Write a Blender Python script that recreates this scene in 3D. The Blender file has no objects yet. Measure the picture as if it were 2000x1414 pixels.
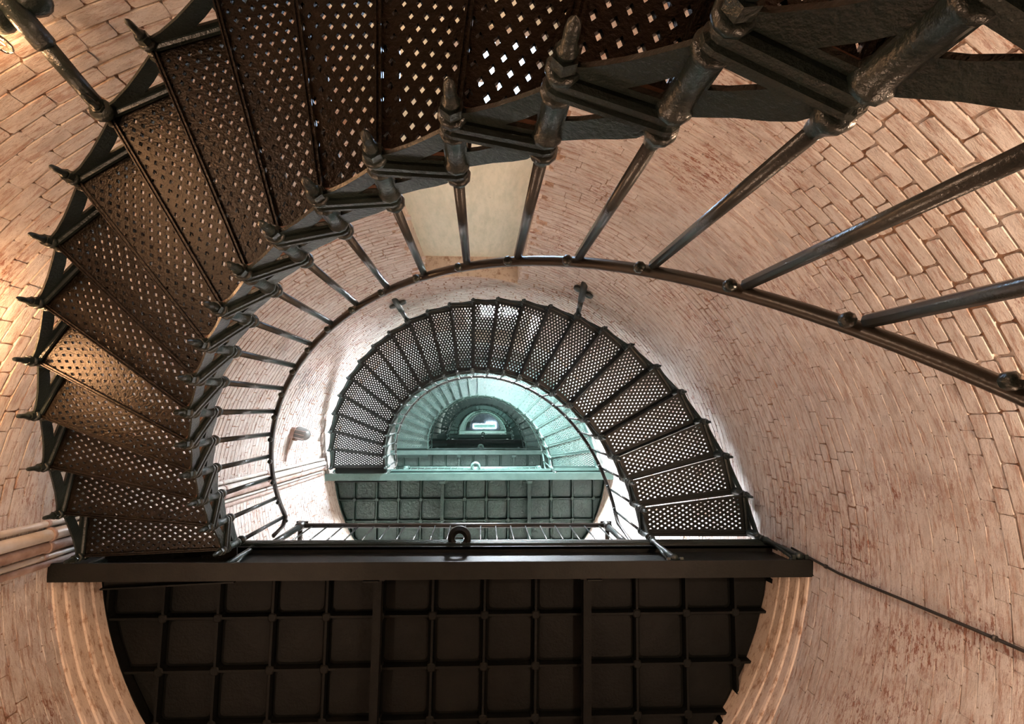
import bpy, math, random
from mathutils import Vector, Matrix, noise
from mathutils.geometry import tessellate_polygon
random.seed(7)
PI = math.pi
ZC = 1.2                                    # eye height of the camera above the ground floor
C = bpy.context.scene.collection
S = bpy.context.scene

# ------------------------------------------------------------------ camera
cam = bpy.data.cameras.new('camera'); camo = bpy.data.objects.new('camera', cam); C.objects.link(camo)
cam.sensor_width = 36; cam.lens = 986.05 * 36 / 2000; cam.clip_start = .02; cam.clip_end = 200
Mx, My, Mz = (0.99817518, 0.00543243, 0.06013979), (0, 0.99594503, -0.08996382), (-0.06038465, 0.08979965, 0.99412762)
camo.matrix_world = Matrix(((Mx[0], -Mx[1], -Mx[2], 0), (My[0], -My[1], -My[2], 0), (Mz[0], -Mz[1], -Mz[2], ZC), (0, 0, 0, 1)))
S.camera = camo
# ------------------------------------------------------------------ view, world
S.view_settings.view_transform = 'Standard'; S.view_settings.look = 'None'; S.view_settings.gamma = 1
S.view_settings.use_curve_mapping = False; S.view_settings.exposure = 0.12
w = bpy.data.worlds.new('sky'); S.world = w; w.use_nodes = True
w.node_tree.nodes['Background'].inputs[0].default_value = (.75, .87, 1, 1); w.node_tree.nodes['Background'].inputs[1].default_value = .3
AMBER, WARM, COOL = (1, .56, .28), (1, .70, .50), (.70, .97, .93)
LAMPS = [  # filament lamps on the wall, the WARM ones added unseen to brighten it: x, y, z above eye, watts, colour
    ('filament_lamp', -1.612, -1.214, 1.595, 2.2, AMBER),
    ('filament_lamp', -1.74, -1.13, 1.12, 20, AMBER),
    ('filament_lamp', -2.33, -.23, 2.28, 42, AMBER),
    ('filament_lamp', 1.95, .0, .45, 210, WARM),
    ('filament_lamp', 1.70, 2.05, .80, 75, WARM),
    ('filament_lamp', -2.20, 2.00, .80, 100, WARM),
    ('filament_lamp', -1.75, -.95, -.10, 60, WARM),
]
DAY1, DAY2, DAYUP = 24, 640, 40              # window pane strengths

# ------------------------------------------------------------------ materials
def mat(name, build):
    m = bpy.data.materials.new(name); m.use_nodes = True; nt = m.node_tree
    b = nt.nodes['Principled BSDF']; build(nt, b); return m
def N(nt, t, **kw):
    n = nt.nodes.new(t)
    for k, v in kw.items():
        if k in n.inputs: n.inputs[k].default_value = v
        else: setattr(n, k, v)
    return n
def pos(nt, sc=(1, 1, 1)):
    g = N(nt, 'ShaderNodeNewGeometry'); m = N(nt, 'ShaderNodeMapping'); m.inputs['Scale'].default_value = sc
    nt.links.new(g.outputs['Position'], m.inputs['Vector']); return m.outputs['Vector']
def noi(nt, vec, scale, detail=4, rough=.6):
    n = N(nt, 'ShaderNodeTexNoise'); n.inputs['Scale'].default_value = scale; n.inputs['Detail'].default_value = detail
    n.inputs['Roughness'].default_value = rough; nt.links.new(vec, n.inputs['Vector']); return n.outputs['Fac']
def ramp(nt, fac, stops):
    r = N(nt, 'ShaderNodeValToRGB'); cr = r.color_ramp
    while len(cr.elements) < len(stops): cr.elements.new(.5)
    for e, (p, c) in zip(cr.elements, stops):
        e.position = p; e.color = (c, c, c, 1) if not isinstance(c, tuple) else (*c, 1)
    nt.links.new(fac, r.inputs['Fac']); return r.outputs['Color']
def mix(nt, fac, a, b):
    m = N(nt, 'ShaderNodeMix'); m.data_type = 'RGBA'
    for s, v in ((0, fac), (6, a), (7, b)):
        if isinstance(v, tuple): m.inputs[s].default_value = (*v, 1)
        elif isinstance(v, (int, float)): m.inputs[s].default_value = v
        else: nt.links.new(v, m.inputs[s])
    return m.outputs[2]
def bump(nt, b, h, strength, dist):
    n = N(nt, 'ShaderNodeBump'); n.inputs['Strength'].default_value = strength; n.inputs['Distance'].default_value = dist
    nt.links.new(h, n.inputs['Height']); nt.links.new(n.outputs[0], b.inputs['Normal'])
def iron(name, c0, c1, rough, bs=90, bd=.0018, metal=0, spec=.5):
    def f(nt, b):
        b.inputs['Specular IOR Level'].default_value = spec
        p = pos(nt); n = noi(nt, p, 7); nt.links.new(mix(nt, ramp(nt, n, [(.35, 0.), (.7, 1.)]), c0, c1), b.inputs['Base Color'])
        b.inputs['Roughness'].default_value = rough; b.inputs['Metallic'].default_value = metal
        h = noi(nt, p, bs, 3); bump(nt, b, h, .9, bd)
    return mat(name, f)
IRON = iron('dark_green_painted_iron', (.010, .015, .0125), (.018, .027, .023), .30, 85, .003)
BLACK = iron('shaded_black_casting', (.0032, .0038, .0033), (.0055, .0062, .0055), .55, 40, .003, 0, .15)  # shade under the lowest landing put into the casting colour
TREAD = iron('warm_lit_black_iron', (.0075, .005, .0025), (.014, .0095, .0045), .30, 100, .0036, .5)  # brown tint of warm lamplight put into the nearest treads' colour
TREADB = iron('black_green_tread_paint', (.008, .010, .009), (.014, .018, .0155), .42, 110, .002, 0, .35)
BEAM = iron('dull_black_beam_paint', (.0055, .006, .0048), (.010, .0105, .0085), .5, 60, .002, 0, .2)
RUST = iron('rusty_tread_edge', (.085, .040, .022), (.15, .062, .030), .5, 120)
GREEN = iron('lit_green_iron', (.040, .078, .066), (.062, .108, .092), .42, 60, .003)  # the same dark iron with strong light put into its colour
PANEL = iron('green_painted_casting', (.009, .026, .019), (.016, .040, .030), .38, 22, .014)
RAIL = iron('worn_dark_handrail', (.020, .020, .017), (.040, .032, .024), .30, 140, .0006)
ROD = iron('grey_painted_rod', (.022, .026, .025), (.040, .044, .042), .24, 160, .0010)
def paint(nt, b):
    p = pos(nt); ps = pos(nt, (1, 1, 3.4)); pl = pos(nt, (1, 1, 7))
    base = mix(nt, ramp(nt, noi(nt, p, 1.4, 5), [(.35, 0.), (.65, 1.)]), (.74, .69, .65), (.62, .56, .51))
    grey = mix(nt, ramp(nt, noi(nt, ps, 6, 7, .72), [(.46, 0.), (.68, .85)]), base, (.44, .37, .32))
    streak = mix(nt, ramp(nt, noi(nt, pl, 7, 7, .75), [(.51, 0.), (.60, .8)]), grey, (.40, .25, .185))
    speck = mix(nt, ramp(nt, noi(nt, ps, 75, 4, .75), [(.60, 0.), (.66, .85)]), streak, (.22, .125, .09))
    big = N(nt, 'ShaderNodeMath', operation='MULTIPLY')
    nt.links.new(ramp(nt, noi(nt, ps, 16, 7, .82), [(.52, 0.), (.555, 1.)]), big.inputs[0])
    nt.links.new(ramp(nt, noi(nt, p, 2.1, 4), [(.50, 0.), (.64, 1.)]), big.inputs[1])
    chip = mix(nt, big.outputs[0], speck, (.27, .115, .075))
    nt.links.new(chip, b.inputs['Base Color']); b.inputs['Roughness'].default_value = .75
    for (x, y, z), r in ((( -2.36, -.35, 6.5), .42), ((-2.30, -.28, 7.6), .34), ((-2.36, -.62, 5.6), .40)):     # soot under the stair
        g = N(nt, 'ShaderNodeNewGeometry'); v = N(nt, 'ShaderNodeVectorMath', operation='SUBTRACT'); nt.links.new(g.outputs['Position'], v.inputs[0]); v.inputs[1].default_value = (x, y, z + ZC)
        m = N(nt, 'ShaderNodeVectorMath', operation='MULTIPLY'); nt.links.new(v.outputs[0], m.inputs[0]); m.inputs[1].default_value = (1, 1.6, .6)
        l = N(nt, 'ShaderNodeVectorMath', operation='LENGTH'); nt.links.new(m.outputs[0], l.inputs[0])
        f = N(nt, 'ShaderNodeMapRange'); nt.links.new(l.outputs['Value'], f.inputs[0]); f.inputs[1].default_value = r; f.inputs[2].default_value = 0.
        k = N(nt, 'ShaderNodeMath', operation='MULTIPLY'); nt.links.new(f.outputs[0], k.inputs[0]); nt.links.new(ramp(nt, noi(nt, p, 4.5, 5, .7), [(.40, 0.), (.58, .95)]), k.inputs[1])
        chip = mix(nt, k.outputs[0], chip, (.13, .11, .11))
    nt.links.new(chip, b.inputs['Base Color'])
    bump(nt, b, noi(nt, ps, 40, 7, .75), .75, .012)
PAINT = mat('flaking_whitewash', paint)
def mortar(nt, b):
    p = pos(nt)
    c = mix(nt, ramp(nt, noi(nt, p, 18, 5, .7), [(.4, 0.), (.62, 1.)]), (.42, .27, .18), (.20, .105, .062))
    c = mix(nt, ramp(nt, noi(nt, p, 5, 5, .7), [(.50, 0.), (.56, 1.)]), c, (.60, .52, .46))
    nt.links.new(c, b.inputs['Base Color'])
    b.inputs['Roughness'].default_value = .9; bump(nt, b, noi(nt, p, 80, 4), .5, .004)
MORTAR = mat('brown_mortar', mortar)
def smoothwall(nt, b):
    ps = pos(nt, (1, 1, 4)); 
    c = mix(nt, ramp(nt, noi(nt, ps, 8, 6, .7), [(.5, 0.), (.75, .7)]), (.72, .69, .665), (.42, .34, .30))
    nt.links.new(c, b.inputs['Base Color']); b.inputs['Roughness'].default_value = .75
    bump(nt, b, noi(nt, ps, 30, 6, .7), .5, .01)
HIGH = mat('whitewash_high', smoothwall)
def cream(nt, b):
    p = pos(nt, (1, 1, .25)); q = pos(nt)
    c = mix(nt, ramp(nt, noi(nt, p, 14, 5, .7), [(.42, 0.), (.72, 1.)]), (.90, .91, .76), (.70, .75, .60))
    c = mix(nt, ramp(nt, noi(nt, q, 70, 3), [(.68, 0.), (.74, .8)]), c, (.30, .26, .18))
    nt.links.new(c, b.inputs['Base Color']); b.inputs['Roughness'].default_value = .6
    bump(nt, b, noi(nt, p, 40, 4), .3, .003)
CREAM = mat('cream_painted_boards', cream)
def corb(nt, b):
    p = pos(nt, (1, 1, 3)); 
    c = mix(nt, ramp(nt, noi(nt, p, 11, 6, .75), [(.50, 0.), (.64, .9)]), (.66, .56, .47), (.30, .17, .10))
    nt.links.new(c, b.inputs['Base Color']); b.inputs['Roughness'].default_value = .8
    bump(nt, b, noi(nt, p, 40, 5, .7), .5, .006)
CORBEL = mat('whitewashed_corbel', corb)
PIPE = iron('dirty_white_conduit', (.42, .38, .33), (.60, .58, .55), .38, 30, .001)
PIPEB = iron('brown_stained_channel', (.22, .14, .11), (.46, .36, .32), .6, 30, .002)
CABLE = iron('black_cable_rubber', (.018, .015, .012), (.03, .025, .02), .5)
FLOOR = iron('grey_stone_floor', (.035, .033, .03), (.06, .056, .05), .7, 20, .002)
DARK = iron('blue_grey_ceiling_boards', (.06, .075, .09), (.10, .12, .14), .6, 20, .003)
def emis(name, col, st):
    def f(nt, b):
        b.inputs['Base Color'].default_value = (*col, 1); b.inputs['Emission Color'].default_value = (*col, 1); b.inputs['Emission Strength'].default_value = st
    return mat(name, f)
PANE1 = emis('daylit_glass_low', (.45, .68, 1.0), DAY1)
PANE2 = emis('daylit_glass_mid', (.84, .92, 1.0), DAY2)
PANE3 = emis('daylit_glass_high', (.72, .95, 1.0), DAYUP)
FILA = emis('glowing_filament', (1, .55, .22), 14)
GLOW = emis('cool_glow', (.75, .95, 1.0), 30)
def glass(nt, b):
    nt.nodes.remove(b); t = N(nt, 'ShaderNodeBsdfTransparent'); g = N(nt, 'ShaderNodeBsdfGlossy'); g.inputs['Roughness'].default_value = .04
    t.inputs[0].default_value = (.93, .90, .86, 1)
    l = N(nt, 'ShaderNodeFresnel'); l.inputs[0].default_value = 1.45; m = N(nt, 'ShaderNodeMixShader')
    nt.links.new(l.outputs[0], m.inputs[0]); nt.links.new(t.outputs[0], m.inputs[1]); nt.links.new(g.outputs[0], m.inputs[2])
    nt.links.new(m.outputs[0], nt.nodes['Material Output'].inputs[0])
GLASS = mat('clear_bulb_glass', glass)
def lens(nt, b):
    b.inputs['Base Color'].default_value = (.14, .14, .135, 1); b.inputs['Roughness'].default_value = .12
LENS = mat('ribbed_lamp_glass', lens)

# ------------------------------------------------------------------ mesh helpers
class MB:
    def __init__(s): s.v = []; s.f = []; s.sm = []
    def add(s, vs, fs, smooth=False):
        o = len(s.v); s.v += [tuple(v) for v in vs]; s.f += [tuple(i + o for i in f) for f in fs]; s.sm += [smooth] * len(fs); return s
    def box(s, a, b, M=None):
        vs = [Vector((x, y, z)) for z in (a[2], b[2]) for y in (a[1], b[1]) for x in (a[0], b[0])]
        if M: vs = [M @ v for v in vs]
        return s.add(vs, [(0, 2, 3, 1), (4, 5, 7, 6), (0, 1, 5, 4), (2, 6, 7, 3), (0, 4, 6, 2), (1, 3, 7, 5)])
    def lathe(s, prof, seg=12, at=(0, 0, 0), M=None, smooth=True):
        vs = []; n = len(prof)
        for k in range(seg):
            a = 2 * PI * k / seg
            for r, z in prof: vs.append(Vector((at[0] + r * math.cos(a), at[1] + r * math.sin(a), at[2] + z)))
        fs = [(k * n + i, ((k + 1) % seg) * n + i, ((k + 1) % seg) * n + i + 1, k * n + i + 1) for k in range(seg) for i in range(n - 1)]
        if prof[0][0] > 1e-6: fs.append(tuple(k * n for k in range(seg))[::-1])
        if prof[-1][0] > 1e-6: fs.append(tuple(k * n + n - 1 for k in range(seg)))
        if M: vs = [M @ v for v in vs]
        return s.add(vs, fs, smooth)
    def rod(s, p, q, r, r2=None, seg=8, smooth=True):
        p = Vector(p); q = Vector(q); d = q - p
        M = Matrix.Translation(p) @ d.to_track_quat('Z', 'Y').to_matrix().to_4x4()
        return s.lathe([(r, 0), (r if r2 is None else r2, d.length)], seg, M=M, smooth=smooth)
    def sweep(s, pts, r, seg=10, ry=None):
        pts = [Vector(p) for p in pts]; vs = []; ry = ry or r
        for i, p in enumerate(pts):
            t = (pts[min(i + 1, len(pts) - 1)] - pts[max(i - 1, 0)]).normalized()
            up = Vector((0, 0, 1)) if abs(t.z) < .97 else Vector((1, 0, 0))
            a = t.cross(up).normalized(); b = a.cross(t)
            for k in range(seg):
                c = 2 * PI * k / seg; vs.append(p + a * r * math.cos(c) + b * ry * math.sin(c))
        n = len(pts)
        fs = [(i * seg + k, i * seg + (k + 1) % seg, (i + 1) * seg + (k + 1) % seg, (i + 1) * seg + k) for i in range(n - 1) for k in range(seg)]
        fs += [tuple(range(seg))[::-1], tuple((n - 1) * seg + k for k in range(seg))]
        return s.add(vs, fs, True)
    def slab(s, loops, z0, z1, M=None):      # loops: outer then holes, 2D; extruded z0..z1
        pts = [p for l in loops for p in l]; tri = tessellate_polygon([[Vector((x, y, 0)) for x, y in l] for l in loops])
        n = len(pts); vs = [Vector((x, y, z0)) for x, y in pts] + [Vector((x, y, z1)) for x, y in pts]
        fs = [tuple(t) for t in tri] + [tuple(i + n for i in t[::-1]) for t in tri]; o = 0
        for l in loops:
            m = len(l); fs += [(o + i, o + (i + 1) % m, n + o + (i + 1) % m, n + o + i) for i in range(m)]; o += m
        if M: vs = [M @ v for v in vs]
        return s.add(vs, fs)
    def mesh(s, name, m, recalc=True):
        me = bpy.data.meshes.new(name); me.from_pydata(s.v, [], s.f); me.materials.append(m)
        me.polygons.foreach_set('use_smooth', s.sm)
        me.update(); 
        if recalc:
            import bmesh
            b = bmesh.new(); b.from_mesh(me); bmesh.ops.recalc_face_normals(b, faces=b.faces); b.to_mesh(me); b.free()
        return me
    def obj(s, name, m, parent=None, loc=(0, 0, 0), recalc=True):
        return put(name, s.mesh(name, m, recalc), parent, loc)
def put(name, me, parent=None, loc=(0, 0, 0), rz=0):
    o = bpy.data.objects.new(name, me); C.objects.link(o); o.location = loc; o.rotation_euler = (0, 0, rz)
    if parent: o.parent = parent
    return o
def thing(name, label, cat, loc=(0, 0, 0), group=None, rz=0):
    o = put(name, None, None, loc, rz); o.empty_display_size = .1; tag(o, label, cat, group); return o
def tag(o, label, cat, group=None):
    o['label'] = label; o['category'] = cat
    if group: o['group'] = group
    return o
def struct(o): o['kind'] = 'structure'; return o
def clip(poly, nx, ny, d):                   # keep nx*x+ny*y <= d
    out = []
    for i in range(len(poly)):
        a, b = poly[i], poly[(i + 1) % len(poly)]; da = nx * a[0] + ny * a[1] - d; db = nx * b[0] + ny * b[1] - d
        if da <= 0: out.append(a)
        if (da < 0 < db) or (db < 0 < da):
            t = da / (da - db); out.append((a[0] + (b[0] - a[0]) * t, a[1] + (b[1] - a[1]) * t))
    return out

# ------------------------------------------------------------------ the tower
def wc(z): return -.21 + .012 * (z - 3.75), .84 + .02 * (z - 3.75)
def WR(z): return 2.475 - .02 * (z - 3.4)
def wp(az, z, inset=0.):
    c = wc(z); r = WR(z) - inset; a = math.radians(az); return Vector((c[0] + r * math.cos(a), c[1] + r * math.sin(a), z + ZC))
RISE, H, L0 = .19, 5.0418, -1.1163
ZTOP = 34.6
# niches: x range, z range, panel y, window
NICHES = [(-.68, .41, 1.0, 5.86, -1.78), (-.24, .86, 7.1, 10.5, -1.62), (-.35, .75, 17.4, 20.4, -1.40), (-.25, .75, 26.5, 29.8, -1.15)]
def azof(x, z):
    c = wc(z); return -math.degrees(math.acos((x - c[0]) / WR(z)))
def in_niche(az, z, pad=0.):
    for x0, x1, z0, z1, py in NICHES:
        if z0 - pad < z < z1 + pad:
            a0, a1 = azof(x0, (z0 + z1) / 2), azof(x1, (z0 + z1) / 2); d = math.degrees(pad / 2.4)
            a = az if az <= 0 else az - 360
            if a0 - d < a < a1 + d: return True
    return False
def build_wall(name, lo, hi):
    zs = sorted({-1.2, 0, 1, 2, 3, 4, 5, 6, 7, 8, 9} | {9 + i for i in range(27)} | {n[2] for n in NICHES} | {n[3] for n in NICHES} | {ZTOP})
    azs = {lo, hi} | {lo + (hi - lo) * i / 150 for i in range(151)}
    for n in NICHES:
        zm = (n[2] + n[3]) / 2
        for x in n[:2]:
            a = azof(x, zm)
            if lo < a < hi: azs.add(a)
    azs = sorted(azs); mb = MB(); na = len(azs)
    vs = [wp(a, z, -.007 if z < 8.95 else 0) for z in zs for a in azs]; fs = []; fh = []; K = -.007
    for i in range(len(zs) - 1):
        for j in range(na - 1):
            if in_niche((azs[j] + azs[j + 1]) / 2, (zs[i] + zs[i + 1]) / 2): continue
            q = (i * na + j, i * na + j + 1, (i + 1) * na + j + 1, (i + 1) * na + j)
            (fs if zs[i] < 8.95 else fh).append(q)
    # outer shell, one thick wall
    o = len(vs)
    vs += [wp(a, z, -.9) for z in (-1.2, ZTOP) for a in azs]
    sh = [(o + j, o + j + 1, o + na + j + 1, o + na + j) for j in range(na - 1)]
    mb.add(vs, fs + fh + sh, True); me = mb.mesh(name, MORTAR, False); me.materials.append(HIGH)
    for p in me.polygons:
        if p.index >= len(fs): p.material_index = 1
    return struct(put(name, me))
WALL_L = build_wall('wall_left', -270., -96.5)      # the left half of the round brick shaft
WALL_R = build_wall('wall_right', -96.5, 90.)
fl = MB(); fl.lathe([(0, 0), (2.75, 0), (2.75, -.1), (0, -.1)], 64, (wc(-1.2)[0], wc(-1.2)[1], 0)); struct(fl.obj('floor', FLOOR))
# niche reveals, panels and windows
def niche(i, label):
    x0, x1, z0, z1, py = NICHES[i]; zm = (z0 + z1) / 2
    a0, a1 = azof(x0, zm), azof(x1, zm); t = .03; mb = MB()
    zb, zt = z0 + ZC, z1 + ZC
    for a, sgn in ((a0, -1), (a1, 1)):       # jambs
        p0, p1 = wp(a, z0), wp(a, z1); X = x0 if sgn < 0 else x1
        vs = [(p0.x, p0.y + .0, zb), (X, py, zb), (X, py, zt), (p1.x, p1.y, zt)]
        mb.add(vs + [(v[0] + sgn * t, v[1], v[2]) for v in vs], [(0, 1, 2, 3), (4, 7, 6, 5), (0, 4, 5, 1), (1, 5, 6, 2), (2, 6, 7, 3), (3, 7, 4, 0)])
    p0, p1 = wp(a0, z1), wp(a1, z1); n = 8    # soffit and sill follow the curve of the wall
    for z, s, zz in ((zt, 1, z1), (zb, -1, z0)):
        cur = [wp(a0 + (a1 - a0) * k / n, zz) for k in range(n + 1)]
        loop = [(p.x, p.y + .002) for p in cur] + [(x1 + t, py), (x0 - t, py)]
        mb.slab([loop], min(z, z + s * .05), max(z, z + s * .05))
    o = struct(mb.obj('trim_%d' % (i + 1), CORBEL)); return o
def window(i, wx0, wx1, wz0, wz1, pane, panelmat):
    x0, x1, z0, z1, py = NICHES[i]
    o = struct(put('window_%d' % (i + 1), None, None, ((wx0 + wx1) / 2, py, wz0 + ZC)))
    L = lambda x, y, z: (x - (wx0 + wx1) / 2, y - py, z - wz0)
    mb = MB(); M = Matrix(((1, 0, 0, 0), (0, 0, 1, 0), (0, 1, 0, 0), (0, 0, 0, 1)))
    hole = [(wx0, wz0), (wx1, wz0), (wx1, wz1), (wx0, wz1)]
    cx = (wx0 + wx1) / 2
    lo = [[(a - cx, b - wz0) for a, b in l] for l in ([(x0 - .02, z0), (x1 + .02, z0), (x1 + .02, z1 + .02), (x0 - .02, z1 + .02)], hole)]
    mb.slab(lo, -.06, 0, M); mb.obj('back_panel', panelmat, o)
    f = MB(); b = .035
    for a, c in ((L(wx0 - b, py - .02, wz0 - b), L(wx1 + b, py + .02, wz0)), (L(wx0 - b, py - .02, wz1), L(wx1 + b, py + .02, wz1 + b)),
                 (L(wx0 - b, py - .02, wz0), L(wx0, py + .02, wz1)), (L(wx1, py - .02, wz0), L(wx1 + b, py + .02, wz1))): f.box(a, c)
    f.box(L(cx - .012, py - .02, wz0), L(cx + .012, py + .012, wz1))
    nz = max(2, round((wz1 - wz0) / .35))
    for k in range(1, nz): z = wz0 + (wz1 - wz0) * k / nz; f.box(L(wx0, py - .02, z - .012), L(wx1, py + .012, z + .012))
    f.obj('window_frame', PIPE, o)
    for sx in (0, 1):
        for k in range(nz):
            g = MB(); X0 = wx0 if sx == 0 else cx; X1 = cx if sx == 0 else wx1
            g.box(L(X0, py - .035, wz0 + (wz1 - wz0) * k / nz), L(X1, py - .028, wz0 + (wz1 - wz0) * (k + 1) / nz)); g.obj('pane', pane, o)
for i in range(4): niche(i, '')
window(0, -.12, .26, 2.25, 2.95, PANE1, CREAM)
window(1, -.02, .70, 7.3, 8.85, PANE2, HIGH)
window(2, -.1, .5, 18.0, 20.0, PANE3, HIGH)
window(3, -.1, .5, 27.0, 29.2, PANE3, HIGH)

# ------------------------------------------------------------------ stair flights
def P(R, th, z): return Vector((R * math.cos(th), -R * math.sin(th), z))
def stair_meshes(rin, rout, dth, detail=2, idx=0):
    """meshes for one step: origin on the axis at the level of this step's side bars; riser line at angle 0"""
    D = {}
    TM = (TREAD, TREADB)[idx] if idx < 2 else GREEN; IR = IRON if idx < 2 else GREEN; EM = RUST if idx == 0 else IR
    seg = 10 if detail == 2 else 6
    # tread plate in the frame of the bisector
    hb = dth / 2; cb, sb = math.cos(hb), math.sin(hb)
    def fr(u, v): return Vector((u * cb + v * sb, -u * sb + v * cb, 0))     # u radial, v towards the front (falling angle)
    i0, o0 = rin + .012, rout - .012
    def corners(ir, orr, fm, bm):
        # front edge is the radius at angle 0 moved forward by fm, back edge the radius at dth moved back by bm
        def fv(u): return u * math.tan(hb) + fm / math.cos(hb)
        def bv(u): return -u * math.tan(hb) - bm / math.cos(hb)
        return [(ir, bv(ir)), (orr, bv(orr)), (orr, fv(orr)), (ir, fv(ir))]
    out = corners(i0, o0, .022, .0); inn = corners(i0 + .03, o0 - .03, -.022, -.014)
    th = .011
    mb = MB(); B = Matrix(((cb, sb, 0, 0), (-sb, cb, 0, 0), (0, 0, 1, 0), (0, 0, 0, 1)))
    mb.slab([out, inn], -th, 0, B)
    a, b = .031, .0186
    if detail < 1: a, b = .062, .0372
    sx, sy = .395, .47
    planes = []
    for k in range(4):
        p, q = inn[k], inn[(k + 1) % 4]; nx, ny = q[1] - p[1], -(q[0] - p[0]); l = math.hypot(nx, ny); planes.append((nx / l, ny / l, (nx * p[0] + ny * p[1]) / l))
    def cl(poly):
        for pl in planes:
            poly = clip(poly, *pl)
            if len(poly) < 3: return None
        return poly
    def ok(p): return all(n[0] * p[0] + n[1] * p[1] <= n[2] + 1e-9 for n in planes)
    um = (i0 + o0) / 2; ni = int((o0 - i0) / a / 2) + 2; nj = int(rout * dth / b / 2) + 3
    for i in range(-ni, ni + 1):
        for j in range(-nj, nj + 1):
            if (i + j) % 2: continue
            cx, cy = um + i * a, j * b
            E = [(cx + a, cy), (cx, cy + b), (cx - a, cy), (cx, cy - b)]; Hh = [(cx + a * sx, cy), (cx, cy + b * sy), (cx - a * sx, cy), (cx, cy - b * sy)]
            for k in range(4):
                q = cl([E[k], E[(k + 1) % 4], Hh[(k + 1) % 4], Hh[k]])
                if q:
                    m = len(q); mb.add([fr(*p) + Vector((0, 0, -th)) for p in q], [tuple(range(m))])
                    if detail == 2: mb.add([fr(*p) for p in q], [tuple(range(m))[::-1]])
                p0, p1 = Hh[k], Hh[(k + 1) % 4]
                if detail == 2 and ok(p0) and ok(p1):
                    mb.add([fr(*p0), fr(*p1), fr(*p1) + Vector((0, 0, -th)), fr(*p0) + Vector((0, 0, -th))], [(0, 1, 2, 3)])
    D['tread'] = mb.mesh('tread', TM, False)
    # nosing: ridged bar below the front edge
    n = MB(); e0, e1 = i0 + .0, o0 - .0
    for y0, y1, z0, z1 in ((-.022, .024, -.018, -.0105), (.010, .027, -.034, -.016), (-.020, -.012, -.027, -.016), (-.004, .003, -.027, -.016)):
        n.box((e0, y0, z0), (e1, y1, z1))
    bk = MB(); Bk = Matrix.Rotation(-dth, 4, 'Z')
    for y0, y1, z0, z1 in ((-.001, .012, -.020, .001), (-.0025, .002, -.028, -.016), (.0075, .0125, -.026, -.016)): bk.box((e0, y0, z0), (e1, y1, z1), Bk)
    D['back_rib'] = bk.mesh('back_rib', TM)
    D['nosing'] = n.mesh('nosing', TM)
    st = MB()
    u0 = corners(i0, i0 + .009, .02, .01); st.slab([u0], -.034, -.0112, B)
    D['edge_strip'] = st.mesh('edge_strip', EM)
    for nm, R in (('inner', rin), ('outer', rout)):
        p, q = P(R, 0, 0), P(R, dth, 0); d = (q - p); c = d.length; d.normalize(); nrm = Vector((-d.y, d.x, 0))
        m = MB(); prof = [(-.034, .012), (-.030, .022), (-.018, .023), (-.015, .0175), (-.007, .0175), (-.004, .025), (.006, .026), (.009, .020), (.014, .020), (.017, .015)]
        if detail < 2: prof = [(-.030, .020), (.0, .024), (.014, .018)]
        ns = 5 if detail == 2 else 3; ring = []
        for side, ctr, ang0 in ((0, p, 90), (1, q, -90)):
            for k in range(ns + 1):
                aa = math.radians(ang0 + 180 * k / ns); ring.append((ctr, d * math.cos(aa) + nrm * math.sin(aa)))
        nr = len(ring); vs = [ct + dr * ww + Vector((0, 0, z)) for z, ww in prof for ct, dr in ring]
        fs = [(i * nr + k, i * nr + (k + 1) % nr, (i + 1) * nr + (k + 1) % nr, (i + 1) * nr + k) for i in range(len(prof) - 1) for k in range(nr)]
        fs += [tuple(range(nr)), tuple((len(prof) - 1) * nr + k for k in range(nr))]
        m.add(vs, fs); D['bar_' + nm] = m.mesh('side_bar', IR)
        # web: gussets below and above the bar, with the triangular openings
        r = RISE; W = MB(); M = Matrix((( d.x, 0, nrm.x, p.x), (d.y, 0, nrm.y, p.y), (0, 1, 0, 0), (0, 0, 0, 1)))
        low = [(0, -.028), (c, -.028), (c, -.05), (c * .80, -.066), (c * .55, -.100), (c * .36, -.132), (c * .20, -.160), (c * .08, -.182), (0, -r + .0)]
        hq = [(.13 * c, -.050), (.44 * c, -.050), (.26 * c, -.080), (.14 * c, -.105)]
        up = [(0, .012), (c, .012), (c, r - .02), (c * .80, .146), (c * .55, .112), (c * .32, .088), (c * .16, .066), (c * .05, .030)]
        hp = [(.50 * c, .036), (.86 * c, .036), (.86 * c, .085), (.74 * c, .072)]
        W.slab([low, hq], -.005, .005, M); W.slab([up, hp], -.005, .005, M); D['web_' + nm] = W.mesh('web_panel', IR)
    # spacer tube at a riser (origin at the lower bar level) with collars, bolt tail below
    s = MB(); s.lathe([(.030, .012), (.031, .022), (.029, .028), (.0245, .034), (.0225, .09), (.0245, RISE - .055), (.029, RISE - .048), (.031, RISE - .042), (.031, RISE - .034)], seg); D['spacer'] = s.mesh('spacer_tube', IR)
    s = MB(); s.lathe([(.028, -.030), (.030, -.038), (.027, -.046), (.019, -.049)], seg); s.lathe([(.0235, -.049), (.0235, -.074)], 6, smooth=False)
    s.lathe([(.016, -.074), (.018, -.084), (.0125, -.092), (.0125, -.118), (.010, -.136), (0, -.148)][::1], seg); D['bolt'] = s.mesh('bolt_end', IR)
    s = MB(); s.lathe([(.027, .014), (.031, .022), (.031, .032), (.026, .042), (.019, .056), (.0155, .075)], seg); D['socket'] = s.mesh('baluster_socket', IR)
    return D
HR, HRZ = -.017, .961                          # handrail: radius offset from the inner string, height above riser level
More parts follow.
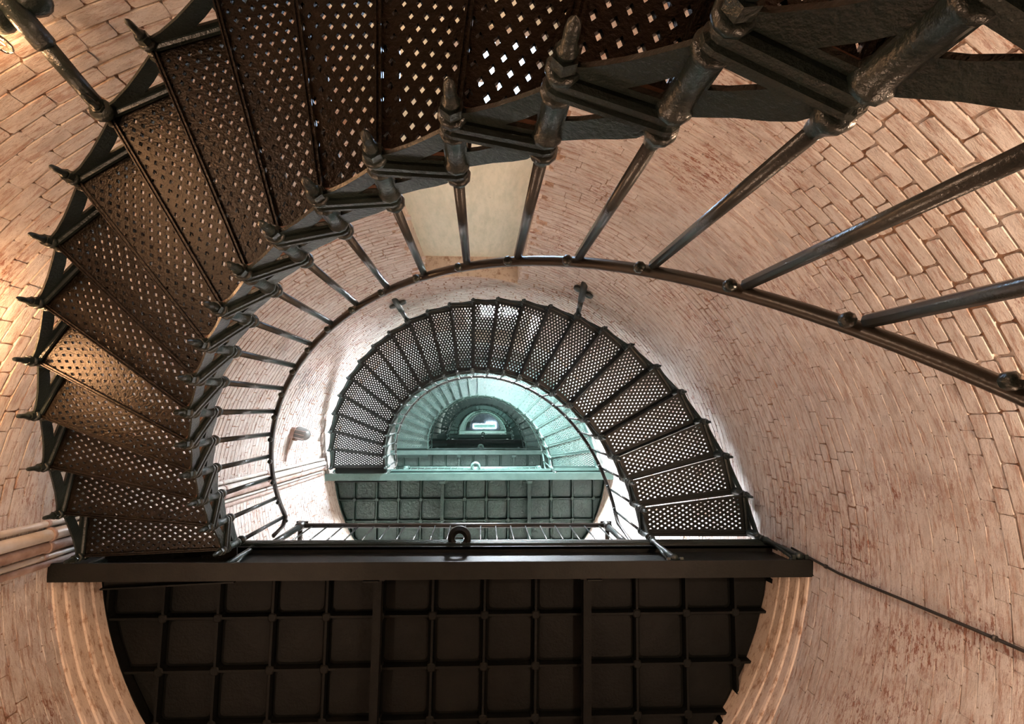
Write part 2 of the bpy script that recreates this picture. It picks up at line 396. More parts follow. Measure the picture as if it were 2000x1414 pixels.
def flight(idx, ax, ay, rin, rout, th0, dth, label, detail, nk=25, k0=0, M=None):
    z0 = L0 + H * idx
    D = stair_meshes(rin, rout, dth, detail, idx); IR = IRON if idx < 2 else GREEN
    root = thing('stair_flight', label, 'staircase', (ax, ay, z0 + ZC), 'curved iron stair flights')
    sr = .0148 if idx == 0 else .0115
    rods = MB(); rods.lathe([(sr, 0), (sr, HRZ - RISE - .095)], 8 if detail == 2 else 6); rodm = rods.mesh('baluster', ROD if detail == 2 else IR)
    kb = MB(); kb.lathe([(.010, -.024), (.016, -.018), (.016, -.002), (.010, .004)], 8); knob = kb.mesh('rail_knob', IR)
    for k in range(k0, nk):
        th = math.radians(th0) + dth * k; rz = -th; z = k * RISE
        if k < nk - 1:                                                   # step above riser k
            t = put('tread', D['tread'], root, (0, 0, z + RISE), rz)
            put('nosing', D['nosing'], t); put('back_rib', D['back_rib'], t); put('edge_strip', D['edge_strip'], t)
            for nm in ('inner', 'outer'):
                put('side_bar', D['bar_' + nm], t); put('web_panel', D['web_' + nm], t)
        for R in (rin, rout):
            p = P(R, th, z)
            s = put('spacer_tube', D['spacer'], root, p, rz)
            if k > 0 or idx > 0: put('bolt_end', D['bolt'], s)
        pi = P(rin, th, z)
        bl = put('baluster', rodm, root, P(rin - .004, th, z + RISE + .07), rz)
        put('baluster_socket', D['socket'], bl, (.004, 0, -.07))
        kp = P(rin + HR - .012, .022, 0); put('rail_knob', knob, bl, (kp.x - rin + .004, kp.y, HRZ - RISE - .082))
        if R == rout and nk - 1 == k: pass
    if idx < 6:
        lt = MB(); zz = nk - 1; thE = math.radians(th0) + dth * zz
        Rm = Matrix.Rotation(-thE, 4, 'Z'); lt.box((rin + .01, -.26, zz * RISE + RISE - .012), (rout - .01, .024, zz * RISE + RISE), Rm)
        for y0, y1, za, zb in ((-.022, .027, -.034, -.012), (-.26, -.25, -.05, -.012)): lt.box((rin + .01, y0, zz * RISE + RISE + za), (rout - .01, y1, zz * RISE + RISE + zb), Rm)
        lt.obj('landing_step', (BEAM, TREADB)[idx] if idx < 2 else GREEN, root)
    hr = MB(); pts = []
    n = (nk - 1 - k0) * 3
    for j in range(n + 1):
        k = k0 + j / 3; pts.append(P(rin + HR, math.radians(th0) + dth * k, HRZ + k * RISE))
    pts = [P(rin + HR, math.radians(th0) - dth * .75, .15), P(rin + HR, math.radians(th0) - dth * .7, .45), P(rin + HR, math.radians(th0) - dth * .45, HRZ - .12)] + pts
    q = pts[-1]; pts += [P(rin + HR, math.radians(th0) + dth * (nk - 1 + .35), q.z - .06), P(rin + HR, math.radians(th0) + dth * (nk - 1 + .5), q.z - .25)]
    hr.sweep(pts, .0185 if detail == 2 else .017, 10 if detail == 2 else 6, .015); hr.obj('handrail', RAIL if detail == 2 else IR, root)
    return root, D
R_ = math.radians
FL = [  # ax, ay, rin, rout, th0(deg), dth(deg)
    (-.2097, .8566, 1.4287, 2.2998, 1.08, 7.534), (-.1252, .9766, 1.4287, 2.2998, -.90, 7.534), (-.08, 1.05, 1.325, 2.16, -.5, 7.53),
    (.01, 1.14, 1.247, 2.05, -.2, 7.51), (.09, 1.22, 1.143, 1.93, 0, 7.5), (.144, 1.28, 1.064, 1.82, 0, 7.5), (.19, 1.31, .95, 1.70, 0, 7.5)]
FLAB = ['nearest and lowest curved stair flight of perforated brown-black treads, sweeping over the top and left',
        'second stair flight up, dark treads with white light in the holes, arching over the middle',
        'third stair flight up, pale teal lit treads forming the ring inside the dark one',
        'fourth stair flight up, dark blue-grey ring inside the teal treads',
        'fifth stair flight up, small olive-brown ring above the blue landing edge',
        'sixth stair flight up, tiny pale ring around the topmost opening',
        'seventh and highest stair flight, thin dark arc below the blue-grey ceiling']
DET = [2, 2, 1, 1, 1, 0, 0]
roots = []
for i, f in enumerate(FL):
    roots.append(flight(i, f[0], f[1], f[2], f[3], f[4], R_(f[5]), FLAB[i], DET[i]))

# struts that tie a flight to the wall
def strut(i, k, label):
    ax, ay, rin, rout, th0, dth = FL[i]; th = R_(th0 + dth * k); z = L0 + H * i + k * RISE
    a = Vector((ax, ay, 0)) + P(rout, th, z - .045)
    az = -math.degrees(th); zb = z - (.34 if i == 0 else .42); b = wp(az, zb, .02) - Vector((0, 0, ZC))
    root = thing('wall_strut', label, 'bracket', (a.x, a.y, a.z + ZC), 'struts tying the stair to the wall')
    d = b - a; L = d.length; dn = d.normalized()
    s = MB(); s.rod((0, 0, 0), d * .62, .027, .030, 10); s.lathe([(.036, -.02), (.042, -.008), (.042, .008), (.034, .02)], 10); s.obj('arm', IRON, root)
    s = MB(); Mq = Matrix.Translation(d * .58) @ dn.to_track_quat('Z', 'Y').to_matrix().to_4x4()
    s.lathe([(.030, -.01), (.037, 0), (.037, L * .42 + .12), (.028, L * .42 + .12), (.028, L * .2)], 12, M=Mq); s.obj('sleeve', IRON, root)
    rad = Vector((math.cos(R_(az)), math.sin(R_(az)), 0)); tg = Vector((-rad.y, rad.x, 0)); c = d * .82
    s = MB()
    Mr = Matrix.Translation(c) @ rad.to_track_quat('Z', 'Y').to_matrix().to_4x4()
    for sg in (-1, 1):
        s.lathe([(.0, -.012), (.030, -.010), (.048, -.002), (.052, .012), (.052, .03)], 12, M=Matrix.Translation(c + tg * sg * .062) @ rad.to_track_quat('Z', 'Y').to_matrix().to_4x4())
    s.box((-.06, -.03, .0), (.06, .03, .03), Matrix.Translation(c) @ Matrix((( tg.x, 0, rad.x, 0), (tg.y, 0, rad.y, 0), (0, 1, 0, 0), (0, 0, 0, 1))))
    s.obj('wall_flange', IRON, root)
strut(0, 16, 'large dark strut running from the nearest flight to the wall at top left')
strut(1, 8, 'dark tie strut at upper right of the second flight, hollow end showing')
strut(1, 15, 'cobwebbed tie strut at upper left of the second flight')
# ------------------------------------------------------------------ landings
LAND = {1: (-.20, 1.0, .013), 2: (-.15, 1.075, .004), 3: (-.08, 1.12, .004), 4: (.0, 1.19, .004), 5: (.08, 1.27, .003), 6: (.14, 1.31, .003)}
LLAB = ['', 'lowest landing, dark coffered iron underside filling the bottom of the view', 'second landing up, green coffered underside above the spindle railing',
        'third landing up, bright teal underside with two small beams', 'fourth landing up, dark navy edge beam', 'fifth landing up, thin olive green edge beam', 'sixth and highest landing, narrow pale green edge beam']
def circ_clip(poly, cx, cy, R, n=56):
    for k in range(n):
        a = 2 * PI * (k + .5) / n; nx, ny = math.cos(a), math.sin(a); poly = clip(poly, nx, ny, nx * cx + ny * cy + R)
        if len(poly) < 3: return None
    return poly
EYE = {1: (-.157, .965), 2: (-.094, 1.020), 3: (-.01, 1.075), 4: (.042, 1.135), 5: (.089, 1.225), 6: (.18, 1.27)}
def landing(i):
    zt = 3.90 + H * (i - 1); x_, yE, rot = LAND[i]; c = wc(zt); Rd = WR(zt) + .01; Ri = WR(zt) - .035
    root = thing('landing', LLAB[i], 'landing', (0, yE, zt + ZC), 'half-round iron landings', rot)
    cx, cy = c[0], c[1] - yE; mt = BEAM if i == 1 else GREEN; pm = PANEL if i > 1 else BLACK
    if i in (4,): mt = IRON
    hx = math.sqrt(WR(zt) ** 2 - cy * cy) + .01; x0, x1 = cx - hx, cx + hx
    def big(m=.0): return [(x0 - .3, m), (x1 + .3, m), (x1 + .3, 4), (x0 - .3, 4)]
    s = MB(); s.slab([circ_clip(big(.0), cx, cy, Rd)], -.045, 0); s.obj('floor_plate', pm, root)
    s = MB()                                      # moulded lip towards the well
    for y0, y1, z0, z1 in ((-.012, .03, -.012, .004), (-.002, .03, -.026, -.012), (-.010, .03, -.040, -.026), (.0, .03, -.052, -.04), (-.006, .03, -.062, -.052), (.012, .03, -.10, -.062)):
        s.box((x0, y0, z0), (x1, y1, z1))
    s.obj('edge_moulding', IRON if i == 1 else mt, root)
    s = MB(); s.box((x0, .0, -.50), (x1, .112, -.484)); s.box((x0, .055, -.484), (x1, .070, -.10)); s.box((x0, .01, -.10), (x1, .12, -.086)); s.obj('edge_beam', mt, root)
    if i <= 3:
        xs = [-.336 + .371 * j for j in range(-7, 8)]; ys = [1.484 - 1.0 + (yE - 1.05 if 0 else 0) + .352 * j for j in range(-1, 6)]
        ys[0] = .13
        off = (c[0] + .21)
        s1 = MB(); zr0, zr1 = -.125, -.05
        for a in xs:
            a += off
            lo = circ_clip([(a - .008, .10), (a + .008, .10), (a + .008, 3.2), (a - .008, 3.2)], cx, cy, Ri + .02)
            if lo and max(p[1] for p in lo) > .3: r = MB(); r.slab([lo], zr0, zr1); r.obj('rib', pm, root)
        for b in ys[1:]:
            lo = circ_clip([(x0, b - .008), (x1, b - .008), (x1, b + .008), (x0, b + .008)], cx, cy, Ri + .02)
            if lo: r = MB(); r.slab([lo], zr0, zr1); r.obj('rib', pm, root)
        for a in xs:
            a += off
            for b in ys[1:]:
                if math.hypot(a - cx, b - cy) < Ri - .03:
                    r = MB(); r.lathe([(.0, zr0 - .004), (.026, zr0 - .004), (.034, zr0 + .003), (.034, zr1)], 8, (a, b, 0), smooth=False); r.obj('boss', pm, root)
        for ia in range(len(xs) - 1):
            for ib in range(len(ys)):
                a0, a1 = xs[ia] + off + .012, xs[ia + 1] + off - .012; b0 = ys[ib] + .012; b1 = ys[ib + 1] - .012 if ib + 1 < len(ys) else ys[ib] + .34; e = .035
                po = [(a0 + e, b0), (a1 - e, b0), (a1 - .01, b0 + .01), (a1, b0 + e), (a1, b1 - e), (a1 - .01, b1 - .01), (a1 - e, b1), (a0 + e, b1), (a0 + .01, b1 - .01), (a0, b1 - e), (a0, b0 + e), (a0 + .01, b0 + .01)]
                po = circ_clip(po, cx, cy, Ri - .02)
                if not po or len(po) < 3: continue
                ar = abs(sum(po[k][0] * po[(k + 1) % len(po)][1] - po[(k + 1) % len(po)][0] * po[k][1] for k in range(len(po)))) / 2
                if ar < .004: continue
                r = MB(); z = -.066 + random.uniform(-.003, .003); m = len(po); mx = sum(p[0] for p in po) / m; my = sum(p[1] for p in po) / m
                rings = [(0, -.046), (0, z), (.12, z - .009 + random.uniform(0, .003))]
                vs = [Vector((p[0] + (mx - p[0]) * t, p[1] + (my - p[1]) * t, zz)) for t, zz in rings for p in po] + [Vector((mx, my, z - .012))]
                fs = [(q * m + k, q * m + (k + 1) % m, (q + 1) * m + (k + 1) % m, (q + 1) * m + k) for q in range(2) for k in range(m)] + [(2 * m + k, 2 * m + (k + 1) % m, 3 * m) for k in range(m)]
                r.add(vs, fs); r.obj('panel', pm, root)
        # rim against the wall
        s = MB(); n = 40; loopo = circ_clip(big(.10), cx, cy, Ri + .03); loopi = circ_clip(big(.13), cx, cy, Ri - .012)
        s.slab([loopo, loopi], zr0 - .01, zr1); s.obj('rim', pm, root)
        for bx in (-.712, .763):
            bx += off; yl = cy + math.sqrt(max(0, Ri ** 2 - (bx - cx) ** 2)) - .01
            s = MB(); s.box((bx - .028, .13, -.215), (bx + .028, yl, -.203)); s.box((bx - .006, .13, -.203), (bx + .006, yl, -.13)); s.box((bx - .026, .13, -.135), (bx + .026, yl, -.126)); s.obj('cross_beam', pm, root)
            s = MB(); s.box((bx - .05, .132, -.46), (bx + .05, .14, -.17)); s.box((bx - .05, .132, -.222), (bx + .05, .21, -.216)); s.obj('angle_cleat', mt, root)
            s = MB(); s.slab([[(bx - .10, .004), (bx + .10, .004), (bx + .08, .05), (bx - .06, .05)]], -.4838, -.474)
            for q in (-.045, .04): s.lathe([(.014, -.474), (.014, -.462), (.006, -.455)], 8, (bx + q, .03, 0))
            s.obj('splice_plate', mt, root)
    ex, ey = EYE[i]
    e = MB(); rr = [(.036, -.012), (.034, -.030), (.042, -.036), (.052, -.032), (.055, -.040), (.064, -.040), (.067, -.033), (.078, -.031), (.086, -.022), (.086, .0), (.05, .004), (.036, .0)]
    n = 28; m = len(rr); vs = [Vector((ex + r * math.cos(2 * PI * k / n), ey - yE + r * math.sin(2 * PI * k / n), z - .02)) for k in range(n) for r, z in rr]
    e.add(vs, [(k * m + q, ((k + 1) % n) * m + q, ((k + 1) % n) * m + (q + 1) % m, k * m + (q + 1) % m) for k in range(n) for q in range(m)], True)
    e.box((ex - .030, ey - yE - .004, -.032), (ex + .030, ey - yE + .004, -.026))
    e.obj('weight_guide_ring', mt, root)
    return root
for i in range(1, 7): landing(i)
# foot castings where strings meet the landing beams
def foot(i, fi, k, inner, right):
    ax, ay, rin, rout, th0, dth = FL[fi]; R = rin if inner else rout
    p = P(R, R_(th0 + dth * k), 0); x = ax + p.x; zt = 3.90 + H * (i - 1); yE = LAND[i][1] - .02
    s = MB()
    for sg in (-1, 1):
        s.box((x - .012 + sg * .045 - .0, yE + .02, zt - .484), (x + .012 + sg * .045, yE + .055, zt - .472))
        s.rod((x + sg * .045, yE + .045, zt - .475), (x, yE + .03, zt - .12), .010, .014, 8)
        s.lathe([(.012, 0), (.012, .014), (.006, .02)], 6, (x + sg * .065, yE + .05, zt - .484))
    s.lathe([(.024, -.48), (.028, -.46), (.019, -.44), (.019, -.10), (.028, -.08), (.028, -.05)], 10, (x, yE + .03, zt))
    o = s.obj('foot_casting', IRON)
    o.location = (0, 0, ZC)
    side = 'inner' if inner else 'outer'
    tag(o, 'iron foot casting bolted on the %s landing beam under the %s string, %s end' % ({1: 'lowest', 2: 'second'}[i], side, 'right' if right else 'left'), 'bracket', 'foot castings on the landing beams')
for i in (1, 2):
    foot(i, i - 1, 24, True, False); foot(i, i - 1, 24, False, False); foot(i, i, 0, True, True); foot(i, i, 0, False, True)
# ------------------------------------------------------------------ landing railings
RL = {1: (-1.58, 1.15), 2: (-1.39, 1.10), 3: (-1.26, 1.09), 4: (-1.1, 1.02), 5: (-1.0, .98), 6: (-.85, .95)}
RLAB = ['', 'dark spindle railing on the lowest landing, directly above its beam', 'bright pale railing on the second landing', 'greyish railing on the third landing', 'blue-white railing on the fourth landing',
        'cream white railing on the fifth landing', 'thin blue railing on the highest landing']
def railing(i):
    xa, xb = RL[i]; zt = 3.90 + H * (i - 1); yE = LAND[i][1]; hgt = .76; y = .055
    root = thing('landing_railing', RLAB[i], 'railing', (0, yE, zt + ZC), 'railings across the landings', LAND[i][2])
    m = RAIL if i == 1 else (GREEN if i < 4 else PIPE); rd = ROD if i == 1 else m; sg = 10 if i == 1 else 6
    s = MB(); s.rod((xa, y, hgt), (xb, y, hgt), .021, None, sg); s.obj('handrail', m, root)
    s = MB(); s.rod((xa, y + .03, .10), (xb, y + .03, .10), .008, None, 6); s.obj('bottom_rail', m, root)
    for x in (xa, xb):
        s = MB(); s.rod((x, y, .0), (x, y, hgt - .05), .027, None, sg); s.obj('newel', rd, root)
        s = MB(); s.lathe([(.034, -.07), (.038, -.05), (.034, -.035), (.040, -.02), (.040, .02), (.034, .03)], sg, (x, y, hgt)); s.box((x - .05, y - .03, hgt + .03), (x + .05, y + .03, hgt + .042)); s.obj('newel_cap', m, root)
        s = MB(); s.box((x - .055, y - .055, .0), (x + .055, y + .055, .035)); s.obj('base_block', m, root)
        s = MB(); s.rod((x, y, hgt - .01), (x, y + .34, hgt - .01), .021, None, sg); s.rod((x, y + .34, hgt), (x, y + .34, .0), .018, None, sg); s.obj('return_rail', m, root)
    nb = 20 if i < 4 else 12
    rod = MB(); rod.lathe([(.0068, 0), (.0068, hgt - .012)], 6); me = rod.mesh('spindle', rd)
    for k in range(nb): put('spindle', me, root, (xa + (xb - xa) * (k + .8) / (nb + .4), y, .004))
for i in range(1, 7): railing(i)
# corbelled brick bands below the two lowest landings
def corbel(i, n):
    zt = 3.90 + H * (i - 1); z0 = zt - .47; yE = LAND[i][1] + .06; prof = [(.0, .0), (.012, .004), (.018, .02), (.018, .075), (.030, .082), (.036, .10), (.036, .165), (.046, .172), (.052, .19), (.052, .25), (.060, .262), (.060, .44)]
    mb = MB(); vs = []; c = wc(z0); a0 = math.degrees(math.asin((yE - c[1]) / WR(z0))); m = len(prof); ns = 60
    for k in range(ns + 1):
        az = a0 + (180 - 2 * a0) * k / ns
        for j, (ins, dz) in enumerate(prof): vs.append(wp(az, z0 + dz, ins * (.62 if i == 2 else .75) + .001 + .003 * noise.noise(Vector((k * .7, j * 2.3, i)))))
    mb.add(vs, [(k * m + j, (k + 1) * m + j, (k + 1) * m + j + 1, k * m + j + 1) for k in range(ns) for j in range(m - 1)])
    struct(mb.obj('trim_%d' % n, CORBEL, recalc=False))
corbel(1, 5); corbel(2, 6)

# ------------------------------------------------------------------ pipes, cable, lamps on the wall
def wallrun(name, az, z0, z1, r, off, label, cat, m, seg=10, group=None, az1=None, clips=True, r2=None):
    pts = []; n = int((z1 - z0) / .5) + 1
    for k in range(n + 1):
        t = k / n; z = z0 + (z1 - z0) * t; pts.append(wp(az + ((az1 if az1 is not None else az) - az) * t, z, off))
    root = thing(name, label, cat, pts[0], group); s = MB(); s.sweep([p - pts[0] for p in pts], r, seg, r2); s.obj('tube', m, root)
    if clips:
        for k in range(1, n, 2):
            p = pts[k] - pts[0]; s = MB(); s.lathe([(r * 1.18, -.012), (r * 1.22, -.008), (r * 1.22, .008), (r * 1.18, .012)], seg, p); s.obj('pipe_clip', PIPEB, root)
    return root
wallrun('conduit_pipe', -177.2, -1.1, 8.3, .020, .024, 'thin conduit uppermost of the wall pipes at left, with rusty clips', 'pipe', PIPE, group='pipes on the left wall')
wallrun('conduit_pipe', -178.75, -1.1, 8.3, .038, .045, 'fat white pipe next below the thin conduit at left', 'pipe', PIPE, group='pipes on the left wall')
wallrun('conduit_pipe', 179.55, -1.1, 8.3, .033, .038, 'second fat pipe between the white pipe and the brown channel', 'pipe', PIPEB, group='pipes on the left wall')
wallrun('conduit_pipe', 178.1, -1.1, 8.3, .018, .020, 'thin light pipe beside the brown channel at left', 'pipe', PIPE, group='pipes on the left wall')
wallrun('cable_channel', 177.0, -1.1, 8.3, .022, .012, 'flat brown stained channel lowest of the wall runs at left', 'channel', PIPEB, r2=.012, clips=False)
root = thing('cable', 'black cable running down the right wall from the end of the lowest beam', 'cable', wp(4.0, 3.62, .012))
s = MB(); pts = [wp(4.0 + (1.0 * min(1, (3.62 - z) / .5)) + .22 * math.sin(z * 2.1), z, .012) for z in [3.62 - .12 * k for k in range(40)]]
s.sweep([p - pts[0] for p in pts], .0085, 8); s.obj('cord', CABLE, root)
for k in (3, 12, 22): 
    s = MB(); s.lathe([(.014, -.006), (.014, .006)], 8, pts[k] - pts[0]); s.obj('cable_clip', CABLE, root)
# bulkhead lamp (off)
def bulkhead():
    az, z = -166.0, 6.95; p = wp(az, z, .0); a = R_(az); inn = Vector((-math.cos(a), -math.sin(a), 0)); tg = Vector((-math.sin(a), math.cos(a), 0))
    root = thing('bulkhead_lamp', 'unlit oval glass bulkhead lamp on the white wall at left, rusty cap', 'lamp', p)
    def M(o): return Matrix.Translation(o) @ Matrix(((tg.x, inn.x, 0, 0), (tg.y, inn.y, 0, 0), (0, 0, 1, 0), (0, 0, 0, 1))) @ Matrix.Scale(1, 4)
    X = Matrix(((tg.x, 0, inn.x, 0), (tg.y, 0, inn.y, 0), (0, 1, 0, 0), (0, 0, 0, 1)))
    s = MB(); s.box((-.07, -.10, 0), (.07, .10, .05), X); s.obj('back_box', PIPEB, root)
    s = MB(); s.lathe([(.085, .05), (.09, .07), (.085, .15), (.065, .20), (.03, .225), (0, .23)], 14, M=X @ Matrix.Diagonal((1, 1.25, 1, 1))); s.obj('glass_globe', LENS, root)
    s = MB()
    for q in (-.05, 0, .05): s.rod(X @ Vector((q, -.115, .06)), X @ Vector((q, -.115, .17)), .004, None, 6); s.rod(X @ Vector((q, .115, .06)), X @ Vector((q, .115, .17)), .004, None, 6); s.rod(X @ Vector((q, -.115, .17)), X @ Vector((q, .115, .21)), .004, None, 6)
    s.obj('wire_guard', PIPEB, root)
    s = MB(); s.lathe([(.0, .03), (.05, .03), (.045, .08), (.015, .10), (.015, .14), (0, .14)], 10, M=X @ Matrix.Translation((-.06, 0, .0))); s.obj('rusty_cap', RUST, root)
    c = MB(); pts = [wp(-166 - 9.2 * t, 6.90 - .05 * t, .02) - p for t in [k / 6 for k in range(7)]]; c.sweep(pts, .014, 8); c.obj('feed_conduit', PIPEB, root)
bulkhead()
def filament_lamp(name, x, y, z, W, col, label):
    c = wc(z); a = math.atan2(y - c[1], x - c[0]); rad = Vector((math.cos(a), math.sin(a), 0)); gap = WR(z) - math.hypot(x - c[0], y - c[1]) - .012
    root = thing(name, label, 'lamp', (x, y, z + ZC), 'bare filament lamps on the wall')
    s = MB(); s.lathe([(.014, .0), (.016, .03), (.021, .06), (.0225, .09), (.020, .115), (.012, .130), (0, .135)], 16); s.obj('glass_bulb', GLASS, root)
    s = MB()
    for k in range(4):
        q = PI / 2 * k + .4; s.rod((.010 * math.cos(q), .010 * math.sin(q), .035), (.012 * math.cos(q), .012 * math.sin(q), .095), .0016, None, 6)
    s.obj('filament', FILA, root)
    s = MB(); s.lathe([(.017, -.055), (.019, -.05), (.019, -.01), (.016, .002)], 14); s.obj('socket', IRON, root)
    s = MB(); s.rod((0, 0, -.05), rad * gap + Vector((0, 0, -.05)), .009); s.rod(rad * (gap - .015) + Vector((0, 0, -.05)), rad * gap + Vector((0, 0, -.05)), .045, None, 14); s.obj('wall_arm', IRON, root)
    li = bpy.data.lights.new('lamp_light', 'POINT'); li.energy = W; li.color = col; li.shadow_soft_size = .02
    lo = bpy.data.objects.new('lamp_light', li); C.objects.link(lo); lo.parent = root; lo.location = (0, 0, .07)
LL = ['bare filament bulb at the top left edge of the frame beside the strut', 'filament lamp below the large wall strut at upper left, out of frame', 'filament lamp high on the left wall beside the stair, just out of frame', 'added filament fill lamp low on the right wall, out of frame', 'added filament fill lamp on the right wall beyond the landing beam, out of frame', 'added filament fill lamp low on the left wall beside the landing, out of frame', 'added filament fill lamp near the floor on the left wall, out of frame']
for L, l in zip(LAMPS, LL): filament_lamp(*L, l)

def floodlight(i, x, dy, W, label):
    zt = 3.90 + H * (i - 1); root = thing('floodlight', label, 'lamp', (x, LAND[i][1] + dy, zt + ZC + .006), 'floodlights standing on landings')
    s = MB(); s.box((-.10, -.05, 0), (.10, .05, .012)); s.box((-.11, -.01, .0), (-.10, .01, .12)); s.box((.10, -.01, 0), (.11, .01, .12)); s.obj('bracket', IRON, root)
    s = MB(); s.box((-.095, -.05, .06), (.095, .05, .10)); s.obj('housing', IRON, root)
    s = MB(); s.box((-.085, -.042, .1005), (.085, .042, .104)); s.obj('lens', GLOW, root)
    li = bpy.data.lights.new('flood_light', 'AREA'); li.shape = 'RECTANGLE'; li.size = .17; li.size_y = .08; li.energy = W; li.color = COOL
    lo = bpy.data.objects.new('flood_light', li); C.objects.link(lo); lo.parent = root; lo.location = (0, 0, .11); lo.rotation_euler = (PI + .35, 0, 0)
floodlight(2, .25, .45, 120, 'floodlight standing on the second landing, hidden by its edge beam')
floodlight(5, .2, .40, 450, 'added unseen floodlight on the fifth landing, hidden by its edge beam')  # added to brighten the pale sixth flight
# ------------------------------------------------------------------ top of the tower
def ceiling():
    z = 33.9 + ZC; c = wc(33.9); mb = MB(); hx0, hx1, hy0, hy1 = -.50, .96, 1.10, 1.34
    loop = [(c[0] + 2.2 * math.cos(2 * PI * k / 40), c[1] + 2.2 * math.sin(2 * PI * k / 40)) for k in range(40)]
    mb.slab([loop, [(hx0, hy0), (hx1, hy0), (hx1, hy1), (hx0, hy1)]], z, z + .1); r = struct(mb.obj('ceiling', DARK))
    for k in range(9):
        b = MB(); x = -1.7 + .42 * k; b.box((x + .005, -.6, z - .03), (x + .41, hy0 - .03, z - .002)); b.obj('board', DARK, r)
    b = MB(); b.box((-1.8, .15, z - .10), (1.8, .22, z - .03)); b.box((-1.6, -.35, z - .10), (1.6, -.28, z - .03)); b.obj('joist', DARK, r)
    t = thing('lantern_hatch', 'self-glowing rectangular hatch frame in the topmost ceiling', 'hatch', ((hx0 + hx1) / 2, (hy0 + hy1) / 2, z - .02))
    w2, h2 = (hx1 - hx0) / 2, (hy1 - hy0) / 2
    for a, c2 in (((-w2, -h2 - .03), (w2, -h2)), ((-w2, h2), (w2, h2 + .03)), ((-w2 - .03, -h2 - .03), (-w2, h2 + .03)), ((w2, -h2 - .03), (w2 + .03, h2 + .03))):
        s = MB(); s.box((a[0], a[1], -.04), (c2[0], c2[1], .0)); s.obj('frame_side', GLOW, t)  # light around the hatch put into the frame as its own glow
    s = MB(); s.box((-w2, -h2, .06), (w2, h2, .08)); s.obj('hatch_cover', GREEN, t)
    s = MB(); s.rod((.1, -h2 - .10, -.08), (.75, -h2 - .10, -.08), .05, None, 10)
    l = s.obj('ceiling_lamp', GLOW, None, ((hx0 + hx1) / 2, (hy0 + hy1) / 2, z - .02)); tag(l, 'short glaring lamp tube against the topmost ceiling, beside the hatch', 'lamp')
ceiling()

# ------------------------------------------------------------------ bricks
def camuv(p):
    q = p - Vector((0, 0, ZC)); cxx = sum(q[k] * (Mx, My, Mz)[k][0] for k in range(3)); cyy = sum(q[k] * (Mx, My, Mz)[k][1] for k in range(3)); czz = sum(q[k] * (Mx, My, Mz)[k][2] for k in range(3))
    return (1000 + 986 * cxx / czz, 707 + 986 * cyy / czz) if czz > .05 else (-9e9, 0)
bpy.context.view_layer.update(); dg = bpy.context.evaluated_depsgraph_get(); eye = Vector((0, 0, ZC))
rb = random.Random(3)
def brick_variant(n):
    vs = []; oc = []
    for (x, y) in ((-.5, -.5), (.5, -.5), (.5, .5), (-.5, .5)): pass
    e = .035; f = .17
    base = [(-.5 + e, -.5), (.5 - e, -.5), (.5, -.5 + f), (.5, .5 - f), (.5 - e, .5), (-.5 + e, .5), (-.5, .5 - f), (-.5, -.5 + f)]
    j = lambda a: rb.uniform(-a, a)
    fr = [(x + j(.008), y + j(.035)) for x, y in base]
    vs = [(x, y, -3.) for x, y in fr] + [(x * .997, y * .99, .75) for x, y in fr] + [(x * .985, y * .955, 1. + j(.12)) for x, y in fr]
    fs = [(q * 8 + k, q * 8 + (k + 1) % 8, (q + 1) * 8 + (k + 1) % 8, (q + 1) * 8 + k) for q in range(2) for k in range(8)] + [tuple(range(16, 24))]
    return vs, fs
VAR = [brick_variant(i) for i in range(10)]
VM = []
for v, f in VAR:
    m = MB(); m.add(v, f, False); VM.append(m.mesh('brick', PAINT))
bricks = {0: [], 1: []}
CH = .0715; z = .72; row = 0
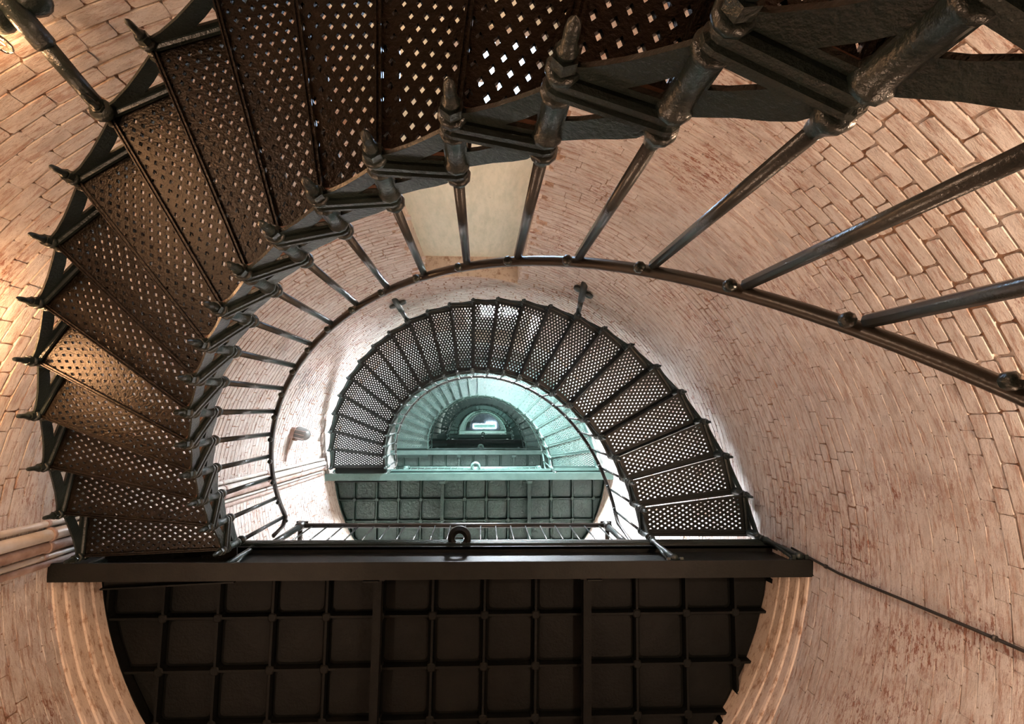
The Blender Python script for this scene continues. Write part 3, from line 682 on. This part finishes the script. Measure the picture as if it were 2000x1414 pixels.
while z < 8.9:
    Rz = WR(z); az = -270 + rb.uniform(0, 3); i = row % 2
    while az < 90 - .5:
        L = .205 if (i % 2 or row % 6 == 3 and 0) else .102
        if row % 3 == 0: L = .205
        L += rb.uniform(-.008, .008); da = math.degrees((L + .009) / Rz); mid = az + da / 2
        i += 1
        q = Vector((math.cos(R_(mid)) * 1.2, math.sin(R_(mid)) * 1.2, z * .85))
        sm = noise.noise(q * 1.1 + Vector((3.1, 0, 7))) + .45 * noise.noise(q * 3.3)
        ex = max(0., min(1., (sm + .24 + rb.uniform(-.16, .22)) / .5))                # how far the joints stand open here
        gap = .0004 + .0118 * ex * rb.uniform(.5, 1.2); pr = -.003 + .0035 * ex + rb.uniform(0, .0010)
        gx = -.0025 + .0145 * ex * rb.uniform(.3, 1.2)
        if not in_niche(mid, z, .03) and az + da < 90:
            bricks[0 if mid < -96.5 else 1].append((mid, z, L + .009 - gx, CH - gap, pr))
        az += da
    z += CH; row += 1
def bmat(mid, z, L, hh, pr):
    p = wp(mid, z); a = R_(mid); inn = Vector((-math.cos(a), -math.sin(a), 0)); tg = Vector((-math.sin(a), math.cos(a), 0))
    return Matrix(((tg.x * L, 0, inn.x, p.x), (tg.y * L, 0, inn.y, p.y), (0, hh, 0, p.z), (0, 0, 0, 1))) @ Matrix.Translation((0, 0, pr)) @ Matrix.Diagonal((1, 1, .004, 1))
nobj = 0
for side, wall in ((0, WALL_L), (1, WALL_R)):
    sc = []
    for b in bricks[side]:
        p = wp(b[0], b[1], .02); u, v = camuv(p)
        if -10 < u < 2010 and -10 < v < 1424:
            d = (p - eye); dist = d.length; area = b[2] * b[3] * abs(math.hypot(d.x, d.y)) / dist ** 3
            sc.append((area, b))
    sc.sort(key=lambda t: -t[0]); near = set(); 
    for area, b in sc:
        if len(near) >= 298: break
        p = wp(b[0], b[1], .02); d = p - eye; hit, loc, nn, ii, ob, mm = S.ray_cast(dg, eye, d.normalized(), distance=d.length - .03)
        if not hit: near.add(b)
    mb = MB()
    for b in bricks[side]:
        M = bmat(*b); vi = rb.randrange(10)
        if b in near:
            o = bpy.data.objects.new('brick', VM[vi]); C.objects.link(o); o.parent = wall; o.matrix_local = M; nobj += 1
        else:
            vs, fs = VAR[vi]
            if b[1] > 5.2:                                    # small in view: fewer faces
                vs = [vs[k + q] for q in (0, 16) for k in (0, 1, 4, 5)]; fs = [(0, 1, 5, 4), (1, 2, 6, 5), (2, 3, 7, 6), (3, 0, 4, 7), (4, 5, 6, 7)]
            mb.add([M @ Vector(v) for v in vs], fs)
    o = mb.obj('brickwork', PAINT, wall, recalc=False); o['kind'] = 'stuff'
print('bricks', len(bricks[0]), len(bricks[1]), nobj, 'objects', len(bpy.data.objects))
